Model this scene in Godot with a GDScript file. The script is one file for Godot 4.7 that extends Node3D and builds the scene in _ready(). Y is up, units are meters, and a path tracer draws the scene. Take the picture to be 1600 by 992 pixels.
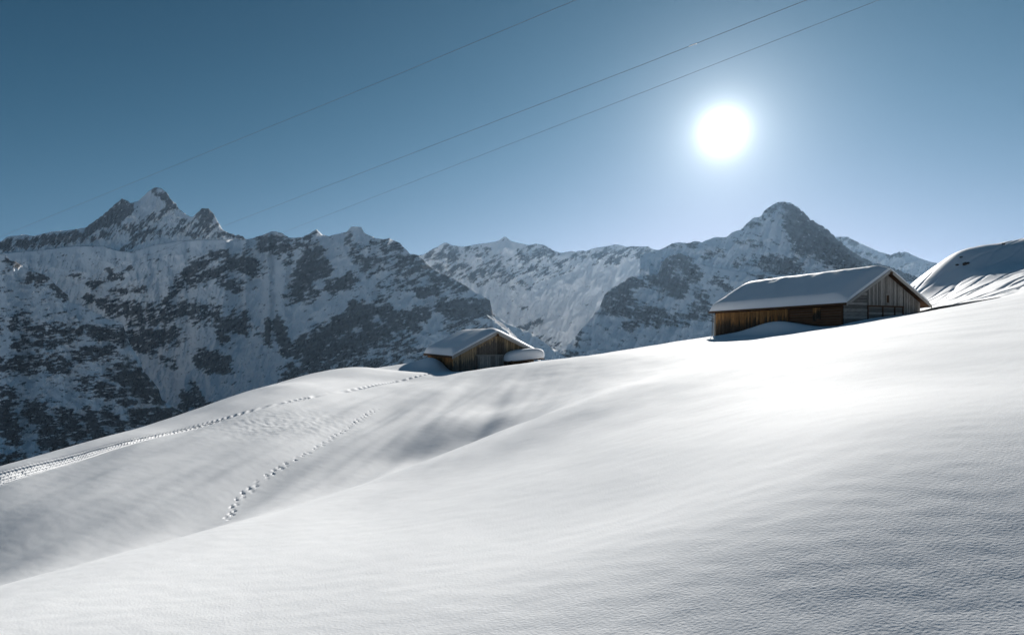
extends Node3D
# A snowy alpine slope with two old timber barns, cables overhead and a wall of shaded mountains against a low sun.
# Units are metres; the camera stands at the origin and looks along -z. Photo pixels (1600 x 992) give directions,
# distances come from what a thing stands on.

const F := 937.0      # focal length in photo pixels
const CX := 800.0
const HY := 530.0     # row of the true horizon

var rng := RandomNumberGenerator.new()
var M := {}

func _ready() -> void:
	rng.seed = 7
	set_camera_and_light()
	make_materials()
	build_mountains()
	build_slope()
	build_hill()
	build_barns()
	build_cables()
	build_small_things()

# ------------------------------------------------------------------ camera, sky, sun, exposure, haze
func set_camera_and_light() -> void:
	var cam := Camera3D.new()
	cam.name = "camera"
	cam.projection = Camera3D.PROJECTION_FRUSTUM
	cam.near = 0.1
	cam.far = 40000.0
	cam.size = 2.0 * 0.1 * 496.0 / F
	cam.frustum_offset = Vector2(0.0, 0.1 * (HY - 496.0) / F)
	add_child(cam)
	cam.current = true

	var to_sun := Vector3(330.0, 325.0, -F).normalized()
	var sun := DirectionalLight3D.new()
	sun.name = "sun"
	sun.light_energy = 1.45
	sun.light_color = Color(1.0, 0.985, 0.96)
	sun.light_angular_distance = 0.53
	sun.shadow_enabled = true
	add_child(sun)
	sun.look_at_from_position(Vector3.ZERO, -to_sun, Vector3.UP)

	var env := Environment.new()
	env.background_mode = Environment.BG_SKY
	env.sky = Sky.new()
	env.sky.sky_material = clear_sky(to_sun)
	env.tonemap_mode = Environment.TONE_MAPPER_LINEAR
	env.tonemap_exposure = 1.72
	env.sdfgi_enabled = true
	env.ssao_enabled = true
	env.ssil_enabled = true
	env.volumetric_fog_enabled = true
	env.volumetric_fog_density = 0.0000075
	env.volumetric_fog_albedo = Color(0.70, 0.85, 1.0)
	env.volumetric_fog_anisotropy = 0.45
	var we := WorldEnvironment.new()
	we.name = "world_environment"
	we.environment = env
	add_child(we)

func clear_sky(to_sun: Vector3) -> PanoramaSkyMaterial:
	# Clear winter air: pale at the horizon, deep blue overhead, brighter towards the sun, with its white aureole.
	var w := 1024
	var h := 512
	var data := PackedFloat32Array()
	data.resize(w * h * 3)
	for j in h:
		var el := (0.5 - (j + 0.5) / h) * PI
		var ed := maxf(rad_to_deg(el), 0.0)
		var ramp := 0.06 + 0.97 * exp(-ed / 11.2)
		var ce := cos(el)
		var se := sin(el)
		for i in w:
			var az := ((i + 0.5) / w) * TAU
			var d := Vector3(sin(az) * ce, se, -cos(az) * ce)
			var s := rad_to_deg(acos(clampf(d.dot(to_sun), -1.0, 1.0)))
			var cs := d.dot(to_sun)
			var g := 0.9 * ramp * (0.25 * (1.0 + 1.15 * cs * cs) + 0.9 * exp(-s / 22.0))
			var r := 0.36 * pow(g / 0.451, 1.72)
			var b := 0.615 * pow(g / 0.451, 0.82)
			var glow := 3.6 * exp(-s / 0.7) + 0.44 * exp(-s / 3.2) + 0.06 * exp(-s / 9.0)
			var at := (j * w + i) * 3
			data[at] = 0.58 * r + glow * 0.97
			data[at + 1] = 0.58 * g + glow
			data[at + 2] = 0.58 * b + glow
	var im := Image.create_from_data(w, h, false, Image.FORMAT_RGBF, data.to_byte_array())
	var m := PanoramaSkyMaterial.new()
	m.panorama = ImageTexture.create_from_image(im)
	return m

# ------------------------------------------------------------------ helpers
func at_pixel(px: float, py: float, z: float) -> Vector3:
	return Vector3((px - CX) / F * z, (HY - py) / F * z, -z)

func lin(r: float, g: float, b: float) -> Color:
	return Color(r, g, b).linear_to_srgb()

func tag(o: Node, label: String, category: String, group := "") -> void:
	o.set_meta("label", label)
	o.set_meta("category", category)
	if group != "":
		o.set_meta("group", group)

func part(called: String, mesh: Mesh, m: Material, parent: Node) -> MeshInstance3D:
	var o := MeshInstance3D.new()
	o.name = called
	o.mesh = mesh
	o.material_override = m
	parent.add_child(o, true)
	return o

func structure(called: String, mesh: Mesh, m: Material) -> MeshInstance3D:
	var o := part(called, mesh, m, self)
	o.set_meta("kind", "structure")
	return o

func curve_y(pts: Array, x: float) -> float:
	# height of a polyline given as [x0, y0, x1, y1, ...] at x
	var n := pts.size()
	if x <= pts[0]:
		return pts[1]
	for k in range(2, n, 2):
		if x <= pts[k]:
			var t: float = (x - pts[k - 2]) / (pts[k] - pts[k - 2])
			return lerpf(pts[k - 1], pts[k + 1], t)
	return pts[n - 1]

func grid_mesh(p: PackedVector3Array, nu: int, nv: int, colors = null) -> ArrayMesh:
	var nrm := PackedVector3Array()
	nrm.resize(nu * nv)
	for j in nv:
		var j0 := maxi(j - 1, 0) * nu
		var j1 := mini(j + 1, nv - 1) * nu
		for i in nu:
			var i0 := maxi(i - 1, 0)
			var i1 := mini(i + 1, nu - 1)
			nrm[j * nu + i] = (p[j * nu + i1] - p[j * nu + i0]).cross(p[j1 + i] - p[j0 + i]).normalized()
	var idx := PackedInt32Array()
	idx.resize((nu - 1) * (nv - 1) * 6)
	var k := 0
	for j in nv - 1:
		for i in nu - 1:
			var a := j * nu + i
			idx[k] = a
			idx[k + 1] = a + nu
			idx[k + 2] = a + nu + 1
			idx[k + 3] = a
			idx[k + 4] = a + nu + 1
			idx[k + 5] = a + 1
			k += 6
	var arr := []
	arr.resize(Mesh.ARRAY_MAX)
	arr[Mesh.ARRAY_VERTEX] = p
	arr[Mesh.ARRAY_NORMAL] = nrm
	arr[Mesh.ARRAY_INDEX] = idx
	if colors != null:
		arr[Mesh.ARRAY_COLOR] = colors
	var m := ArrayMesh.new()
	m.add_surface_from_arrays(Mesh.PRIMITIVE_TRIANGLES, arr)
	return m

func noise(seed_value: int, freq: float, octaves: int, kind := FastNoiseLite.FRACTAL_FBM) -> FastNoiseLite:
	var n := FastNoiseLite.new()
	n.noise_type = FastNoiseLite.TYPE_SIMPLEX_SMOOTH
	n.seed = seed_value
	n.frequency = freq
	n.fractal_type = kind
	n.fractal_octaves = octaves
	return n

# ------------------------------------------------------------------ materials
func make_materials() -> void:
	var grain := noise(11, 0.055, 5)
	var im := grain.get_seamless_image(1024, 1024)
	var fine := StandardMaterial3D.new()
	fine.resource_name = "snow"
	fine.albedo_color = lin(0.91, 0.915, 0.925)
	fine.roughness = 0.85
	fine.metallic_specular = 0.19
	fine.uv1_triplanar = true
	fine.uv1_world_triplanar = true
	fine.uv1_scale = Vector3(0.45, 0.45, 0.75)
	fine.heightmap_enabled = true
	fine.heightmap_texture = ImageTexture.create_from_image(im)
	fine.heightmap_scale = 0.2
	M.snow = fine
	var soft := StandardMaterial3D.new()
	soft.resource_name = "roof snow"
	soft.albedo_color = lin(0.91, 0.915, 0.925)
	soft.roughness = 0.7
	M.soft_snow = soft
	var mount := StandardMaterial3D.new()
	mount.resource_name = "mountain rock and snow"
	mount.vertex_color_use_as_albedo = true
	mount.roughness = 0.95
	mount.metallic_specular = 0.2
	M.mountain = mount
	var valley := StandardMaterial3D.new()
	valley.resource_name = "valley snow"
	valley.albedo_color = lin(0.91, 0.915, 0.925)
	valley.roughness = 1.0
	M.valley = valley

func plain(called: String, c: Color, rough := 0.85) -> StandardMaterial3D:
	var m := StandardMaterial3D.new()
	m.resource_name = called
	m.albedo_color = c
	m.roughness = rough
	return m

# ------------------------------------------------------------------ mountains
# Each massif: its skyline and foot in photo pixels, distance of the foot, slope of the face, and where bare rock shows
# (strokes: x1, y1, x2, y2, radius, density).
func build_mountains() -> void:
	var sheet := PlaneMesh.new()
	sheet.size = Vector2(60000, 60000)
	var g := structure("valley_floor", sheet, M.valley)
	g.position = Vector3(0, -1150, -4000)

	mountain("mountain_range", 3, 12500.0, 50.0, [600, 402, 640, 400, 661, 398, 669, 393, 682, 386, 696, 378.6, 708, 383.8, 724, 385.6, 747, 381, 766, 379, 778, 377, 789, 369.4, 799, 377, 823, 383, 839, 381, 852, 383.8, 865, 391.7, 875, 395, 891, 393, 917, 391.7, 933, 386.4, 949, 385, 962, 381.7, 978, 385, 996, 385, 1012, 385, 1022, 389.8, 1040, 392, 1100, 398],
		[600, 585, 1100, 585], 600, 1100, 0.10, 0.5,
		[[670, 395, 710, 400, 12, .6], [700, 388, 760, 395, 8, .5], [690, 420, 760, 430, 14, .5], [770, 415, 800, 430, 16, .5], [820, 400, 860, 390, 14, .55], [830, 420, 880, 415, 14, .45],
		[900, 400, 960, 395, 9, .5], [930, 400, 1010, 392, 10, .5], [950, 412, 975, 400, 7, .6], [780, 450, 830, 445, 8, .35], [818, 482, 823, 481, 3, .8], [804, 517, 845, 503, 4, .9], [815, 530, 880, 545, 10, .5]])
	mountain("mountain_ridge", 4, 12000.0, 40.0, [1290, 372, 1311, 370, 1324, 369.5, 1338, 376.5, 1358, 386, 1377, 394, 1393, 398, 1405, 394, 1417, 393.4, 1434, 402, 1453, 408.4, 1472, 412, 1482, 417, 1520, 430],
		[1290, 520, 1520, 520], 1290, 1520, 0.12, 0.4,
		[[1315, 375, 1340, 380, 5, .7], [1388, 399, 1412, 397, 4, .65], [1340, 392, 1375, 402, 5, .4], [1420, 410, 1450, 415, 4, .35]])
	mountain("snowy_peak", 5, 10000.0, 46.0, [-80, 384, -30, 380, 0, 377.6, 10, 369.7, 39, 366.6, 52, 368.4, 79, 361.9, 105, 360, 134, 355.3, 147, 346, 163, 333, 178, 320, 189, 310.7, 197, 313.3, 203, 316.7, 214, 315, 223, 306.7, 233, 297.6, 239, 293.6, 248, 292.6, 258, 298.9, 265, 309.4, 274, 318.6, 279, 326.4, 289, 334.3, 299, 339.6, 307, 333, 315, 324.6, 325, 325.6, 334, 335.6, 341, 348.7, 349, 360.6, 362, 365.8, 378, 368.4, 383, 373.7, 420, 380],
		[-80, 430, 420, 430], -80, 420, 0.14, 0.9,
		[[0, 383, 60, 377, 8, .65], [60, 375, 125, 371, 9, .65], [125, 370, 165, 368, 7, .55], [140, 354, 190, 318, 9, .95], [170, 347, 200, 325, 9, .9], [240, 298, 250, 305, 4, .6], [256, 306, 266, 318, 6, .9],
		[200, 362, 250, 335, 6, .65], [250, 335, 275, 322, 6, .6], [205, 378, 240, 358, 7, .6], [160, 362, 210, 355, 7, .5], [230, 367, 290, 352, 9, .5], [318, 333, 322, 340, 13, .85], [300, 352, 340, 360, 8, .6], [262, 364, 345, 368, 6, .5], [350, 365, 380, 370, 4, .8], [190, 392, 215, 376, 5, .6]])
	mountain("rocky_peak", 6, 8600.0, 47.0, [1000, 398, 1022, 392, 1035, 389, 1046, 382.5, 1056, 378.6, 1075, 379.9, 1087, 376.7, 1096, 378.6, 1117, 370.7, 1135, 370.7, 1145, 362.5, 1158, 358.5, 1166, 351, 1176, 341.4, 1190, 338, 1195, 328.7, 1208, 319.8, 1220, 315, 1233, 316, 1246, 322.3, 1256, 331.9, 1268, 343, 1284, 352.6, 1297, 360.6, 1310, 375, 1326, 387.7, 1345, 400.4, 1361, 408, 1390, 416, 1410, 424, 1437, 434, 1460, 446],
		[1000, 500, 1460, 500], 1000, 1460, 0.20, -0.3,
		[[1246, 340, 1340, 408, 17, 1.0], [1238, 350, 1258, 385, 12, .95], [1268, 388, 1320, 412, 12, .75], [1195, 335, 1213, 326, 5, .6], [1160, 357, 1190, 345, 5, .5], [1225, 320, 1245, 328, 6, .8], [1200, 412, 1240, 417, 12, .8], [1140, 375, 1190, 382, 5, .45],
		[1150, 412, 1180, 405, 6, .5], [1045, 385, 1090, 381, 4, .6], [1100, 400, 1130, 395, 5, .5], [1380, 424, 1445, 446, 12, 1.0], [1110, 425, 1140, 440, 7, .55]])
	mountain("rocky_spur", 7, 7300.0, 44.0, [820, 575, 840, 562, 890, 536, 905, 518, 925, 495, 938, 478, 945, 460, 954, 451, 970, 443, 986, 432, 1001, 432, 1028, 428, 1036, 409, 1046, 400, 1062, 396, 1078, 401, 1100, 414, 1140, 422, 1200, 428, 1300, 432, 1460, 442],
		[820, 610, 1460, 610], 820, 1460, 0.22, -0.25,
		[[945, 470, 985, 440, 9, .9], [972, 452, 976, 470, 12, .9], [1040, 412, 1062, 405, 12, .85], [1035, 435, 1060, 450, 14, .9], [1070, 410, 1086, 430, 10, .8], [950, 482, 990, 490, 10, .7], [990, 490, 1030, 495, 12, .75], [1000, 445, 1025, 435, 7, .6],
		[1090, 480, 1110, 490, 10, .7], [1030, 500, 1080, 495, 10, .6], [1120, 440, 1135, 450, 8, .6], [1092, 460, 1098, 462, 8, .6], [978, 508, 986, 512, 6, .7], [900, 545, 906, 512, 4, .6], [1190, 440, 1240, 450, 10, .7], [860, 560, 900, 552, 5, .5]])
	mountain("glacier_wall", 8, 7200.0, 46.0, [-80, 398, 0, 395, 60, 391, 115, 384, 160, 384, 185, 392, 205, 393, 240, 383, 280, 376, 330, 374, 380, 374.6, 396, 372, 409, 368, 423, 361, 440, 364, 453, 372, 472, 370.7, 485, 364, 494, 358.9, 503, 366.7, 514, 369.4, 522, 366.7, 540, 362.8, 550, 353.6, 564, 355, 569, 364, 585, 372, 598, 373.3, 608, 372.5, 624, 379.9, 632, 387.7, 640, 395.6, 655, 400, 669, 414, 682, 424.5, 703, 432, 716, 440, 732, 449, 747, 458.6, 760, 465, 766, 471.7, 770, 490, 792, 506, 830, 520, 870, 548, 900, 570],
		[-80, 700, 300, 690, 500, 625, 900, 600], -80, 900, 0.17, 0.35,
		[[168, 421, 174, 423, 3, .8], [199, 418, 205, 418, 3, .8], [172, 434, 186, 431, 6, .75], [140, 445, 155, 440, 7, .65], [114, 433, 122, 433, 5, .5],
		[135, 465, 170, 478, 6, .8], [170, 478, 230, 490, 12, .75], [230, 490, 330, 485, 14, .65], [175, 455, 225, 452, 5, .6], [210, 505, 260, 500, 8, .7], [260, 475, 290, 430, 10, .6], [290, 430, 315, 412, 10, .85], [300, 440, 350, 420, 10, .65], [330, 399, 352, 396, 5, .85], [360, 412, 395, 415, 10, .85], [345, 435, 370, 450, 10, .65],
		[200, 530, 270, 525, 12, .8], [210, 540, 240, 548, 7, .7], [300, 500, 380, 490, 10, .45], [340, 505, 350, 530, 7, .85], [355, 508, 372, 508, 11, .95], [318, 562, 346, 570, 13, 1.0], [250, 560, 270, 570, 8, .5], [290, 620, 330, 640, 8, .9], [283, 635, 288, 637, 6, 1.0], [300, 600, 318, 635, 5, .8], [370, 490, 420, 540, 6, .45],
		[410, 377, 445, 385, 13, .75], [384, 415, 396, 420, 12, .8], [382, 396, 388, 396, 8, .5], [455, 388, 490, 365, 6, .6], [450, 408, 480, 405, 8, .5], [490, 400, 475, 435, 15, .95], [500, 418, 504, 424, 12, .9], [462, 448, 470, 450, 8, .9], [455, 465, 490, 460, 10, .65], [520, 450, 550, 435, 9, .9],
		[545, 370, 550, 385, 7, .65], [555, 395, 575, 420, 9, .65], [575, 385, 600, 373, 8, .45], [600, 385, 620, 390, 14, .55], [590, 410, 640, 420, 16, .55], [640, 408, 690, 432, 14, .65], [690, 436, 720, 446, 12, .7], [600, 450, 650, 440, 14, .45],
		[655, 458, 680, 455, 6, 1.0], [585, 490, 600, 460, 10, .5], [470, 545, 560, 492, 14, .95], [480, 555, 600, 520, 13, .9], [530, 507, 575, 487, 12, 1.0], [555, 480, 570, 505, 10, 1.0], [600, 485, 615, 505, 10, .95], [625, 500, 660, 490, 10, .9], [690, 478, 765, 478, 9, 1.0], [700, 490, 766, 485, 8, 1.0], [635, 505, 650, 510, 8, .9], [590, 515, 640, 510, 6, .7],
		[434, 505, 448, 550, 8, .95], [417, 500, 420, 535, 4, .9], [382, 490, 384, 525, 4, .9], [450, 592, 560, 545, 14, .7], [560, 550, 640, 530, 10, .55], [460, 580, 600, 570, 12, .65], [600, 560, 700, 560, 12, .45], [700, 512, 735, 498, 7, .7], [620, 545, 660, 550, 8, .5], [740, 507, 780, 520, 8, .5]])
	mountain("shaded_spur", 9, 4700.0, 45.0, [-160, 360, -80, 372, 0, 396, 8, 398.6, 14, 406.5, 26, 410, 39, 419.6, 52, 424.9, 63, 427.5, 76, 434, 84, 443, 92, 451, 105, 461.6, 108, 472, 123, 476, 142, 485, 157, 493, 171, 501, 190, 503, 197, 522, 202, 537.7, 215, 558.7, 223, 579.7, 236, 593, 247, 608.6, 252, 624, 268, 635, 284, 644, 310, 662, 360, 700],
		[-160, 780, 360, 740], -160, 360, 0.26, 0.1,
		[[8, 407, 30, 412, 5, .7], [45, 437, 75, 431, 8, .8], [85, 447, 102, 462, 7, .8], [0, 505, 30, 500, 14, .5], [40, 515, 190, 520, 10, .6], [30, 540, 100, 530, 10, .6], [150, 520, 190, 530, 9, .8], [0, 570, 100, 570, 12, .7], [120, 555, 170, 550, 10, .7], [190, 580, 238, 612, 16, .8], [200, 600, 248, 622, 12, .8], [130, 600, 200, 620, 14, .6],
		[0, 640, 20, 680, 14, .85], [50, 640, 90, 690, 14, .75], [70, 692, 100, 697, 9, .9], [100, 650, 120, 680, 12, .85], [140, 650, 155, 690, 10, .9], [165, 650, 200, 680, 10, .75], [215, 650, 280, 652, 12, .9], [5, 720, 30, 715, 8, .7], [0, 610, 20, 625, 10, .7]])

func mountain(called: String, seed_value: int, foot: float, steep: float, sky: Array, base: Array, x0: float, x1: float, bare: float, tilt: float, strokes: Array) -> void:
	var step := 1.15
	var nu := int((x1 - x0) / step) + 1
	var tallest := 0.0
	for i in nu:
		var x := x0 + i * step
		tallest = maxf(tallest, curve_y(base, x) - curve_y(sky, x))
	var nf := int(tallest / 1.3) + 2      # rows of the face
	var nb := 10                          # rows of the far side
	var nv := nf + nb
	# rock density on a coarse lattice of photo pixels
	var cell := 4.0
	var y0 := 280.0
	var lw := int((x1 - x0) / cell) + 3
	var lh := int((790.0 - y0) / cell) + 3
	var dens := PackedFloat32Array()
	dens.resize(lw * lh)
	dens.fill(bare)
	for s in strokes:
		var a := Vector2(s[0], s[1])
		var b := Vector2(s[2], s[3])
		var rad: float = s[4]
		var reach := rad * 2.0
		for j in range(maxi(0, int((minf(a.y, b.y) - reach - y0) / cell)), mini(lh, int((maxf(a.y, b.y) + reach - y0) / cell) + 2)):
			for i in range(maxi(0, int((minf(a.x, b.x) - reach - x0) / cell)), mini(lw, int((maxf(a.x, b.x) + reach - x0) / cell) + 2)):
				var q := Vector2(x0 + i * cell, y0 + j * cell)
				var d := q.distance_to(Geometry2D.get_closest_point_to_segment(q, a, b))
				var v: float = bare + (s[5] * 1.05 - bare) * (1.0 - smoothstep(rad * 0.25, reach, d))
				dens[j * lw + i] = maxf(dens[j * lw + i], v)
	var mpp := foot / F                    # metres for one pixel at the foot
	var patch := noise(seed_value * 10 + 1, 1.0 / 17.0, 5)
	var ribs := noise(seed_value * 10 + 2, 1.0 / 42.0, 5, FastNoiseLite.FRACTAL_RIDGED)
	patch.fractal_gain = 0.62
	var crag := noise(seed_value * 10 + 3, 1.0 / 9.0, 4)
	crag.fractal_gain = 0.65
	var flute := noise(seed_value * 10 + 6, 1.0 / 11.0, 3, FastNoiseLite.FRACTAL_RIDGED)
	var jag := noise(seed_value * 10 + 4, 1.0 / 8.0, 4)
	jag.fractal_gain = 0.7
	var shade := noise(seed_value * 10 + 5, 1.0 / 22.0, 5)
	shade.fractal_gain = 0.65
	var ct := cos(tilt)
	var st := sin(tilt)
	var p := PackedVector3Array()
	p.resize(nu * nv)
	var col := PackedColorArray()
	col.resize(nu * nv)
	var cot_snow := 1.0 / tan(deg_to_rad(steep - 8.0))
	var cot_rock := 1.0 / tan(deg_to_rad(70.0))
	for i in nu:
		var x := x0 + i * step
		var ys := curve_y(sky, x)
		var top_at := clampi(int((ys + 4.0 - y0) / cell), 0, lh - 1) * lw + clampi(int((x - x0) / cell), 0, lw - 1)
		ys -= (0.7 + 2.6 * dens[top_at]) * jag.get_noise_1d(x)
		var yb := curve_y(base, x)
		var dy := (yb - ys) / (nf - 1)
		var z := foot
		var last := Vector3.ZERO
		for j in nf:
			var y := yb - dy * j
			var gx := (x - x0) / cell
			var gy := (y - y0) / cell
			var ix := clampi(int(gx), 0, lw - 2)
			var iy := clampi(int(gy), 0, lh - 2)
			var fx := gx - ix
			var fy := clampf(gy - iy, 0.0, 1.0)
			var at := iy * lw + ix
			var d := lerpf(lerpf(dens[at], dens[at + 1], fx), lerpf(dens[at + lw], dens[at + lw + 1], fx), fy)
			# along and across the strata
			var u := x * ct - y * st
			var v := x * st + y * ct
			var n := 0.5 + 0.55 * patch.get_noise_2d(u * 0.8, v * 1.6)
			n += 0.62 * crag.get_noise_2d(u * 0.5, v * 2.2) * (0.48 + 0.52 * d)
			# bare rock follows the ribs, the gully walls and the ledges of the strata
			var rib := ribs.get_noise_2d(x + 0.35 * y, y * 0.55)
			var gully := flute.get_noise_2d(x + 0.2 * y, y * 0.22)
			var ledge := sin(v * 0.42 + 5.0 * shade.get_noise_2d(u * 0.5, v * 0.5))
			var lean := d * 0.93 - 0.03 + (0.35 + 0.65 * minf(1.0, 1.6 * d)) * (0.15 * rib + 0.12 * gully + 0.09 * ledge)
			var rock := smoothstep(-0.12, 0.12, lean - n)
			z += dy * mpp * lerpf(cot_snow, cot_rock, clampf(d, 0.0, 1.0))
			var edge := minf(1.0, minf(j, nf - 1 - j) / 14.0)
			var zz := z - edge * (mpp * 13.0 * rib + mpp * (3.0 + 3.0 * rock) * crag.get_noise_2d(x * 0.7, y * 0.7) + mpp * 3.4 * gully + mpp * 0.8 * ledge + mpp * 1.0 * rock)
			last = at_pixel(x, y, zz)
			p[j * nu + i] = last
			var tone := clampf(1.0 + 1.5 * shade.get_noise_2d(u * 1.2, v * 2.8), 0.35, 2.1)
			var rk := Color(0.07 * tone, 0.066 * tone, 0.064 * tone)
			col[j * nu + i] = Color(0.91, 0.915, 0.925).lerp(rk, rock)
		for j in nb:
			var t := (j + 1.0) / nb
			var q := last * (1.0 + 0.004 + 0.13 * t)
			q.y = last.y - t * (last.y + 1200.0)
			p[(nf + j) * nu + i] = q
			col[(nf + j) * nu + i] = Color(0.91, 0.915, 0.925)
	structure(called, grid_mesh(p, nu, nv, col), M.mountain)

# ------------------------------------------------------------------ the near slope
# Thin-plate surface through points read off the photograph: [pixel x, pixel y, distance].
var tps_p := PackedVector2Array()
var tps_w := PackedFloat32Array()

func tps_fit(pts: PackedVector3Array, smooth: float) -> void:
	var n := pts.size()
	var m := n + 3
	var a := []
	tps_p = PackedVector2Array()
	for q in pts:
		tps_p.append(Vector2(q.x, q.z) / 20.0)
	for i in m:
		var row := PackedFloat64Array()
		row.resize(m + 1)
		a.append(row)
	for i in n:
		for j in n:
			a[i][j] = tps_u(tps_p[i].distance_squared_to(tps_p[j])) + (smooth if i == j else 0.0)
		a[i][n] = 1.0
		a[i][n + 1] = tps_p[i].x
		a[i][n + 2] = tps_p[i].y
		a[n][i] = 1.0
		a[n + 1][i] = tps_p[i].x
		a[n + 2][i] = tps_p[i].y
		a[i][m] = pts[i].y
	for c in m:
		var best := c
		for r in range(c + 1, m):
			if absf(a[r][c]) > absf(a[best][c]):
				best = r
		var t = a[c]
		a[c] = a[best]
		a[best] = t
		for r in range(c + 1, m):
			var f: float = a[r][c] / a[c][c]
			if f != 0.0:
				for k in range(c, m + 1):
					a[r][k] -= f * a[c][k]
	tps_w.resize(m)
	for c in range(m - 1, -1, -1):
		var s: float = a[c][m]
		for k in range(c + 1, m):
			s -= a[c][k] * tps_w[k]
		tps_w[c] = s / a[c][c]

func tps_u(r2: float) -> float:
	return 0.5 * r2 * log(r2) if r2 > 1e-9 else 0.0

func tps_at(x: float, z: float) -> float:
	var q := Vector2(x, z) / 20.0
	var n := tps_p.size()
	var s := tps_w[n] + tps_w[n + 1] * q.x + tps_w[n + 2] * q.y
	for i in n:
		var r2 := q.distance_squared_to(tps_p[i])
		if r2 > 1e-9:
			s += tps_w[i] * 0.5 * r2 * log(r2)
	return s

# lattice of the smooth surface, read back with a cubic filter
var lat := PackedFloat32Array()
const LX0 := -75.0
const LZ0 := -30.0     # depth, positive away from the camera
const LSTEP := 1.0
const LNX := 166
const LNZ := 122
var drift_noise: FastNoiseLite
var lump_noise: FastNoiseLite
var ripple_noise: FastNoiseLite
var prints := {}

func cubic(a: float, b: float, c: float, d: float, t: float) -> float:
	# uniform cubic B-spline: smooth slopes
	var t2 := t * t
	var t3 := t2 * t
	return (a * (1.0 - 3.0 * t + 3.0 * t2 - t3) + b * (4.0 - 6.0 * t2 + 3.0 * t3) + c * (1.0 + 3.0 * t + 3.0 * t2 - 3.0 * t3) + d * t3) / 6.0

func smooth_ground(x: float, z: float) -> float:
	var gx := clampf((x - LX0) / LSTEP, 1.0, LNX - 3.001)
	var gz := clampf((z - LZ0) / LSTEP, 1.0, LNZ - 3.001)
	var ix := int(gx)
	var iz := int(gz)
	var fx := gx - ix
	var fz := gz - iz
	var o := (iz - 1) * LNX + ix - 1
	return cubic(cubic(lat[o], lat[o + 1], lat[o + 2], lat[o + 3], fx), cubic(lat[o + LNX], lat[o + LNX + 1], lat[o + LNX + 2], lat[o + LNX + 3], fx),
		cubic(lat[o + 2 * LNX], lat[o + 2 * LNX + 1], lat[o + 2 * LNX + 2], lat[o + 2 * LNX + 3], fx), cubic(lat[o + 3 * LNX], lat[o + 3 * LNX + 1], lat[o + 3 * LNX + 2], lat[o + 3 * LNX + 3], fx), fz)

func bell(x: float, z: float, cx: float, cz: float, rx: float, rz: float, turn: float) -> float:
	var dx := x - cx
	var dz := z - cz
	var u := (dx * cos(turn) - dz * sin(turn)) / rx
	var v := (dx * sin(turn) + dz * cos(turn)) / rz
	return exp(-(u * u + v * v))

func hollow(x: float, z: float) -> float:
	# 1 in the wind-worked hollow between the near crest and the barns
	return bell(x, z, -4.5, 26.0, 6.5, 12.0, 0.3) + 0.25 * bell(x, z, -9.0, 22.0, 9.0, 12.0, 0.3)

func ground(x: float, z: float) -> float:
	var y := smooth_ground(x, z)
	var u := x * 0.975 - z * 0.22
	var v := x * 0.22 + z * 0.975
	var ho := hollow(x, z)
	y += 0.24 * ho * drift_noise.get_noise_2d(u * 0.85, v * 0.11)
	y += 0.05 * lump_noise.get_noise_2d(u, v * 0.6) * clampf(z / 14.0, 0.1, 1.0)
	y += 0.003 * ripple_noise.get_noise_2d(u * 0.7, v * 1.6)
	if z > 14.0:
		# trampled snow below the track
		y += 0.022 * bell(x, z, -9.3, 25.0, 2.6, 2.2, -0.4) * ripple_noise.get_noise_2d(x * 1.4, z * 1.4)
		# ruts of the old track
		if z < 47.0:
			var d := x - curve_y(TRACK, z)
			var half := lerpf(0.6, 0.15, clampf((z - 18.0) / 8.0, 0.0, 1.0))
			if absf(d) < half * 1.5:
				var e := d / half
				var rut := 0.5 + 0.5 * cos(e * 11.0 + 2.0 * drift_noise.get_noise_1d(z * 0.8))
				y -= (1.0 - smoothstep(0.8, 1.25, absf(e))) * (0.02 + 0.08 * rut + 0.015 * ripple_noise.get_noise_2d(x * 0.8, z * 0.8))
		# snow heaped against the barn walls
		if z > 44.0:
			y += 0.95 * bell(x, z, 23.0, 52.4, 1.25, 3.6, -0.356)
			y += 0.85 * bell(x, z, -7.3, 53.6, 1.3, 2.6, -0.37)
			y += 0.25 * bell(x, z, 27.5, 45.8, 4.0, 0.9, -0.356)
	var key := Vector2i(floori(x * 2.0), floori(z * 2.0))
	if prints.has(key):
		for q in prints[key]:
			var du: float = (x - q.x) / 0.033
			var dv: float = (z - q.y) / 0.055
			var r2 := du * du + dv * dv
			if r2 < 6.0:
				y += -0.05 * q.z * exp(-r2) + 0.004 * exp(-(r2 - 2.4) * (r2 - 2.4))
	return y

const TRACK := [13.0, -17.8, 16.0, -16.6, 18.3, -15.6, 20.5, -14.5, 24.0, -12.7, 28.2, -10.75, 33.0, -9.3, 39.5, -7.59, 47.0, -4.2]

func hit_slope(px: float, py: float, z0: float, z1: float) -> Vector3:
	# where the line of sight through a pixel meets the slope between two distances
	var z := z0
	while z < z1:
		var q := at_pixel(px, py, z)
		if smooth_ground(q.x, z) >= q.y:
			return q
		z += 0.05
	return at_pixel(px, py, z1)

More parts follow.
